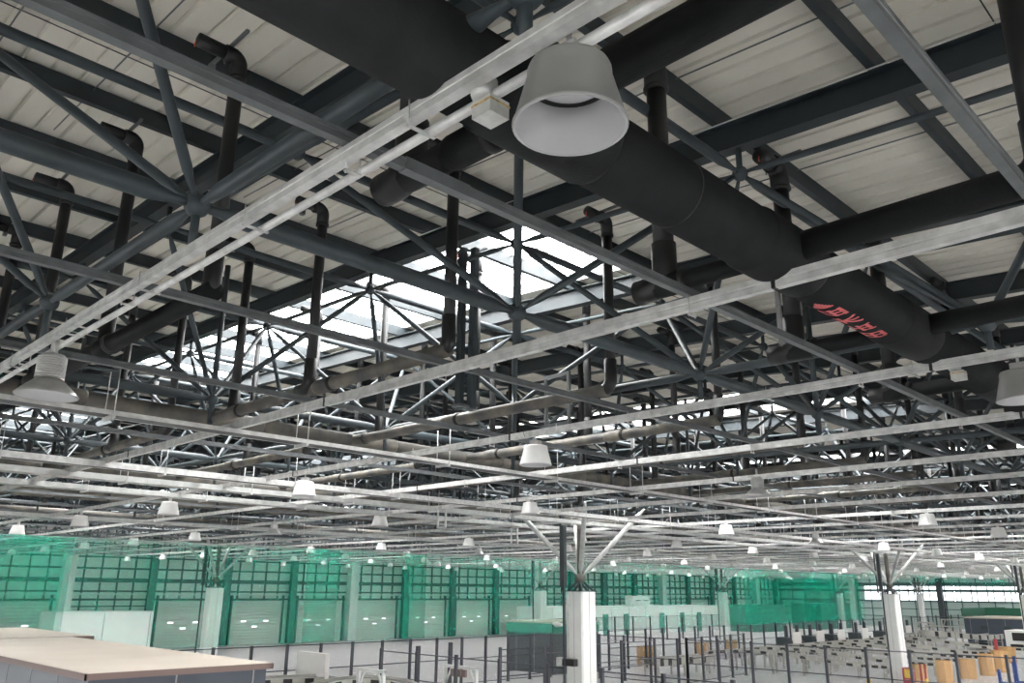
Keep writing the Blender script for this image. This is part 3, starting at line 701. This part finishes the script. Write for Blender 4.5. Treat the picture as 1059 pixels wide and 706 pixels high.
# ------------------------------------------------------------------ machine fences
def fence(p0, p1, step, top, lab, xoff=0, mesh=True, rails=(1.2,2.15,.1), ppost=.05):
    e = empty('machine_fence', (p0[0],p0[1],F), lab, 'fence')
    L = math.hypot(p1[0]-p0[0], p1[1]-p0[1]); n = max(1, round(L/step)); ux, uy = (p1[0]-p0[0])/n, (p1[1]-p0[1])/n
    for i in range(n+1):
        x, y = p0[0]+ux*i, p0[1]+uy*i
        s = MB(); s.cbox((x,y,F+top/2), (ppost*2,ppost*2,top)); s.cbox((x,y,F+.01), (.2,.2,.02)); s.build('post', 'darkpost', e)
    for zz in rails:
        s = MB(); s.tube((p0[0],p0[1],F+zz), (p1[0],p1[1],F+zz), .022, 6); s.build('rail', 'darkpost', e)
    if mesh:
        for i in range(n):
            xa, ya, xb, yb = p0[0]+ux*i, p0[1]+uy*i, p0[0]+ux*(i+1), p0[1]+uy*(i+1)
            s = MB(); s.add([(xa,ya,F+.1),(xb,yb,F+.1),(xb,yb,F+top-.05),(xa,ya,F+top-.05)], [(0,1,2,3)]); s.build('mesh_panel', 'mesh', e)
    return e
fence((14,31.5), (36.2,31.5), 1.55, 2.2, 'dark post fence below the green net, left of the booth')
fence((20.5,12.2), (20.5,27.5), 2.2, 2.2, 'nearest dark post fence rising from the bottom edge left of the centre column', mesh=False, rails=(1.2,2.1))
fence((37,8.4), (37,24.5), 1.75, 2.2, 'dark post fence crossing in front of the conveyors at right', rails=(1.0,2.1))
fence((36.2,24.5), (36.2,29.4), 1.6, 2.2, 'short dark fence just right of the centre column')
fence((37,24.5), (43.8,25.2), 1.6, 2.2, 'dark gated fence beside the cardboard bins, right of the centre column')
fence((24.5,25), (35,25), 2.4, 2.2, 'dark fence crossing the floor in front of the booth', mesh=False, rails=(1.1,1.3,2.1))
fence((48,48), (80,48), 2.6, 2.2, 'far thin dark fence in front of the long white building', rails=(2.15,1.1))
fence((40,31.8), (60,31.8), 1.9, 2.2, 'dark fence under the net right of the centre column')
fence((60,31.8), (112,31.8), 2.3, 2.3, 'long far dark fence under the net behind the work screens')
fence((100,10), (100,31), 1.9, 2.6, 'dense far dark fence beside the wide blue-grey cabin')
for (x, y) in ((25,28.6),(22.4,27.6)):
    s = MB(); s.cbox((x,y,F+1.1), (.14,.14,2.2)); s.cbox((x,y,F+.02), (.3,.3,.04)); tag(s.build('fence_post', 'darkpost'), 'single dark post standing free between the fences at lower left', 'post', 'free standing posts')

# ------------------------------------------------------------------ work screens, bins, conveyors
for k, (px, X) in enumerate(((788,59.5),(812,63.3),(835,67),(858,71.5),(881,76.5),(900,81))):
    y = 30.3; e = empty('work_screen', (X,y,F), ['first','second','third','fourth','fifth','last'][k]+' white screen from the left in the row under the dense green net', 'screen', 'white work screens')
    s = MB(); s.box((X-.62,y-.4,-3.95+.0), (X+.62,y-.34,-2.75)); s.build('panel', 'screen', e)
    for dx in (-.85,.85):
        s = MB(); s.box((X+dx-.09,y-.1,F), (X+dx+.09,y+.1,-2.3)); s.build('post', 'darkpost', e)
    s = MB(); s.box((X-1.3,y-.3,F), (X-.62,y+.5,-3.1)); s.box((X-.62,y-.3,F), (X+1.3,y+.5,-3.98)); s.box((X+.7,y-.3,-3.98), (X+1.3,y+.5,-3.4)); s.build('base_cabinet', 'dark', e)
# white cabinet with dark machines near left fence
e = empty('control_cabinet', (18.6,28.6,F), 'grey-white control cabinet between dark machines at lower left', 'cabinet')
s = MB(); s.box((18.3,28.0,-3.9), (18.5,30.0,-2.35)); s.build('panel', 'screen', e)
s = MB(); s.box((18.5,27.5,F), (19.6,29.7,-3.3)); s.build('base', 'dark', e)
e = empty('machine_box', (16.7,29.6,F), 'dark machine box left of the grey-white control cabinet', 'machine')
s = MB(); s.box((16.2,28.9,F), (17.9,30.3,-3.25)); s.build('body', 'dark', e)
s = MB(); s.box((16.2,30.3,F), (17.0,31,-2.9)); s.build('tower', 'dark', e)
def bin_(x, y, w, h, lab):
    e = empty('cardboard_bin', (x,y,F), lab, 'box', 'tall cardboard bins')
    s = MB(); n = 8; vs = []
    for z in (F, F+h):
        for i in range(8):
            a = PI/8+i*PI/4; vs.append((x+w*.56*math.cos(a), y+w*.56*math.sin(a), z))
    s.add(vs, [(i,(i+1)%8,8+(i+1)%8,8+i) for i in range(8)]); s.build('wall', 'card', e)
    s = MB(); s.add([(x+w*.52*math.cos(PI/8+i*PI/4), y+w*.52*math.sin(PI/8+i*PI/4), F+h-.08) for i in range(8)], [tuple(range(8))]); s.build('inner_floor', 'card', e)
for a in ((46.6,16.9,.62,.95,'tall cardboard bin half hidden by the right column'), (48.3,16.3,.72,1.1,'tall cardboard bin right of the right column'), (51.8,16.3,.85,1.0,'widest cardboard bin in the row at bottom right'), (54.6,16.1,.72,1.15,'cardboard bin in the middle of the bottom right row'),
          (57.6,16.2,.8,1.2,'cardboard bin fourth along the bottom right row, beside the red pole'), (65.8,18.0,.9,1.0,'farthest cardboard bin of the bottom right row'), (44.6,32.6,.95,1.1,'brown cardboard bin alone right of the centre column'), (54,34.5,.95,.9,'brown bin behind the gated fence'), (60.5,36,.9,.8,'small brown bin, farthest behind the gated fence')):
    bin_(*a)
def conveyor(path, w, lab, legs=2.0, side=.34):
    e = empty('conveyor', (path[0][0],path[0][1],F), lab, 'conveyor')
    P_ = [Vector((p[0],p[1],F+p[2])) for p in path]; pts = []
    for i in range(len(P_)-1):
        p0 = P_[max(i-1,0)]; p1 = P_[i]; p2 = P_[i+1]; p3 = P_[min(i+2,len(P_)-1)]
        for t in range(6):
            u = t/6; pts.append(.5*((2*p1)+(-p0+p2)*u+(2*p0-5*p1+4*p2-p3)*u*u+(-p0+3*p1-3*p2+p3)*u**3))
    pts.append(P_[-1]); L = []; Rr = []
    for i, p in enumerate(pts):
        d = (pts[min(i+1,len(pts)-1)]-pts[max(i-1,0)]); d.z = 0; d.normalize(); nn = Vector((-d.y,d.x,0))*w/2; L.append(p+nn); Rr.append(p-nn)
    s = MB(); n = len(pts); s.add([v for a, c in zip(L,Rr) for v in (a,c)], [(2*i,2*i+1,2*i+3,2*i+2) for i in range(n-1)]); s.build('belt', 'belt', e)
    for side_ in (L, Rr):
        s = MB(); vs = []
        up_ = Vector((0,0,.07)); dn_ = Vector((0,0,-side))
        for i, p in enumerate(side_):
            o = (p-pts[i]).normalized()*.05; vs += [p+up_, p+o+up_, p+o+dn_, p+dn_]
        s.add(vs, [(4*i+k,4*i+(k+1)%4,4*i+4+(k+1)%4,4*i+4+k) for i in range(n-1) for k in range(4)]+[(0,1,2,3),(4*n-4,4*n-3,4*n-2,4*n-1)]); s.build('side_guard', 'conv', e)
    up2 = Vector((0,0,.04)); dn2 = Vector((0,0,-side+.02))
    for i in range(2, n-1, 2):
        p = L[i]; o = (p-pts[i]).normalized()*.056; d = (pts[i+1]-pts[i]).normalized()*.16
        s = MB(); s.add([p+o-d+up2, p+o+d+up2, p+o+d+dn2, p+o-d+dn2], [(0,1,2,3)])
        p = pts[i]*2-p; s.add([p-o-d+up2, p-o+d+up2, p-o+d+dn2, p-o-d+dn2], [(0,1,2,3)]); s.build('side_opening', 'ring', e)
    acc = 0
    for i in range(1, n):
        acc += (pts[i]-pts[i-1]).length
        if acc > legs or i == 1:
            acc = 0; s = MB()
            for q in (L[i],Rr[i]): s.box((q.x-.045,q.y-.045,F), (q.x+.045,q.y+.045,q.z-.02))
            a, c = L[i], Rr[i]; s.tube((a.x,a.y,(a.z+F)/2), (c.x,c.y,(c.z+F)/2), .03, 5); s.build('leg_frame', 'conv', e)
    return e
cv = ['nearest long conveyor descending towards the bottom right fence', 'second descending conveyor behind the nearest one', 'third descending conveyor in the field at right', 'fourth descending conveyor in the field at right', 'fifth descending conveyor, beside the far frames', 'sixth descending conveyor, farthest of the chutes']
for k, X in enumerate((45.3, 49.3, 53.5, 57.5, 61.8, 68.5)):
    conveyor([(X,28.6,.95),(X+.3,26.6,1.15),(X+.9,24.2,1.1),(X+2,20.8,.72),(X+2.6,19.2,.66),(X+2.9,17.9,.64)], 1.0, cv[k], side=.12, legs=1.1)
conveyor([(73.6,28.6,1.0),(77,28.7,1.0),(80,28.8,1.0),(88,28.6,1.0)], 1.3, 'high straight collecting conveyor behind the chutes')
conveyor([(74,26.2,1.5),(76.5,24.6,1.3),(79.5,23.6,1.1),(83,23.4,1.1)], 1.1, 'conveyor running towards the wide blue-grey cabin')
conveyor([(38.5,27.9,.9),(40.5,27.8,.9),(43.6,27.6,.9)], .9, 'short low conveyor behind the gated fence right of the centre column')
conveyor([(13.6,28.6,1.2),(15.8,28.1,1.3),(17.8,27.5,1.3)], 1.1, 'grey conveyor at the bottom edge right of the cabin', side=.4)
conveyor([(15.2,26.3,.8),(17.2,25.6,1.35),(18.8,24.3,1.35),(19.7,23.0,.8)], 1.1, 'humped grey conveyor at the bottom edge left of centre', side=.4)
def gantry(x, y, w, h, lab, m='white', rz=0, grp=None):
    e = empty('gantry_frame', (x,y,F), lab, 'frame', grp)
    for sx in (-1,1):
        s = MB(); s.box((x-.05,y+sx*w/2-.05,F), (x+.05,y+sx*w/2+.05,F+h)); s.build('leg', m, e)
        s = MB(); s.tube((x,y+sx*w/2,F+h*.62), (x,y+sx*w*.28,F+h-.05), .04, 6); s.build('knee_brace', m, e)
    s = MB(); s.box((x-.06,y-w/2-.05,F+h-.1), (x+.06,y+w/2+.05,F+h)); s.build('beam', m, e)
    return e
gantry(17.0, 23.3, 1.35, 1.92, 'white bridge-shaped frame at the bottom edge left of centre')
g_ = gantry(21.6, 24.1, 1.7, 1.72, 'thin white frame holding three dark sensors, bottom edge near centre')
s = MB()
for q in (-.3,0,.3): s.box((21.45,24.1+q-.1,F+1.35), (21.55,24.1+q+.1,F+1.6))
s.build('sensor', 'brown', g_)
gantry(80.8, 26.2, 1.5, 2.3, 'tall white frame beside the wide cabin, right one', 'conv'); gantry(77.5, 27.3, 1.5, 2.1, 'tall white frame beside the wide cabin, left one', 'conv')
gantry(73, 24.5, 2.2, 2.0, 'low pale frame over the collecting conveyor', 'conv'); gantry(81, 20.0, 1.2, 2.9, 'pale frame with red panel in front of the wide cabin', 'conv')
e = empty('sorting_machine', (76.5,19,F), 'white sorting machine with black openings in front of the wide cabin', 'machine')
s = MB(); s.box((75,17.5,F), (78,20.5,F+1.75)); s.build('casing', 'white', e)
s = MB(); s.box((74.97,18.4,F+1.0), (75,20.0,F+1.6)); s.box((74.97,18,F+.35), (75,18.6,F+.75)); s.box((74.97,19.3,F+.3), (75,20.2,F+.75)); s.build('opening', 'ring', e)
s = MB(); s.tube((63.2,17.9,F), (63.2,17.9,F+1.6), .12, 10); tag(s.build('warning_pole', 'red'), 'red pole standing among the cardboard bins', 'pole')
e = empty('white_cabinet', (66,15.2,F), 'plain white cabinet at the right edge above the blue posts', 'cabinet')
s = MB(); s.box((64,13.6,F), (66.5,15.6,F+1.5)); s.build('body', 'white', e)
s = MB(); s.box((63.97,13.6,F+.75), (64,15.6,F+.78)); s.build('drawer_line', 'seam', e)
e = empty('blue_rack', (45,11.5,F), 'blue steel rack at the bottom right corner', 'rack')
for (dx,dy,h) in ((0,1.2,1.15),(0,.5,1.75),(0,-.1,1.1),(.9,.8,1.45),(.9,.1,1.3),(1.8,.5,1.4)):
    s = MB(); s.box((44+dx-.06,11.3+dy-.06,F), (44+dx+.06,11.3+dy+.06,F+h)); s.build('upright', 'blue', e)
s = MB(); s.tube((44,11.2,F+.6), (44,12.5,F+.6), .04, 6); s.tube((44.9,11.4,F+.6), (44.9,12.1,F+.6), .04, 6); s.build('crossbar', 'blue', e)
# yellow stand near the red cabinet
for (x, y) in ((42.9,15.3),(42.6,17.9)):
    s = MB(); s.lathe((x,y,F), [(.25,0),(.2,.05),(.04,.6),(.001,.62)], 12); tag(s.build('floor_marker', 'yellow'), 'small yellow floor marker beside the red cabinet', 'marker', 'yellow markers')

# ------------------------------------------------------------------ light, sky, camera
w = bpy.data.worlds.new('sky'); bpy.context.scene.world = w; w.use_nodes = True
nt = w.node_tree; bg = nt.nodes['Background']; bg.inputs[0].default_value = (1,.985,.97,1); bg.inputs[1].default_value = 12.0
for (xa, xb, ya, yb) in SKY:
    continue
    L = bpy.data.lights.new('portal', 'AREA'); L.shape = 'RECTANGLE'; L.size = xb-xa; L.size_y = yb-ya; L.cycles.is_portal = True
    o = bpy.data.objects.new('skylight_portal', L); C.objects.link(o); o.location = ((xa+xb)/2, (ya+yb)/2, z_roof((ya+yb)/2)+.25+H)
cam = bpy.data.cameras.new('camera'); cam.sensor_width = 36; cam.lens = 848/1059*36; cam.clip_end = 400; cam.clip_start = .05
co = bpy.data.objects.new('camera', cam); C.objects.link(co)
p = math.radians(16.85); ro = math.radians(.54)
Fw = Vector((math.cos(PI/4)*math.cos(p), math.sin(PI/4)*math.cos(p), math.sin(p))); R0 = Vector((math.sin(PI/4), -math.cos(PI/4), 0)); U0 = R0.cross(Fw)
R1 = R0*math.cos(ro)+U0*math.sin(ro); U1 = U0*math.cos(ro)-R0*math.sin(ro)
mt = Matrix((R1, U1, -Fw)).transposed().to_4x4(); mt.translation = (0,0,H); co.matrix_world = mt
bpy.context.scene.camera = co
vs_ = bpy.context.scene.view_settings; vs_.view_transform = 'Standard'; vs_.look = 'None'; vs_.gamma = 1; vs_.use_curve_mapping = False; vs_.exposure = 1.08
bpy.context.scene.cycles.sample_clamp_indirect = 6
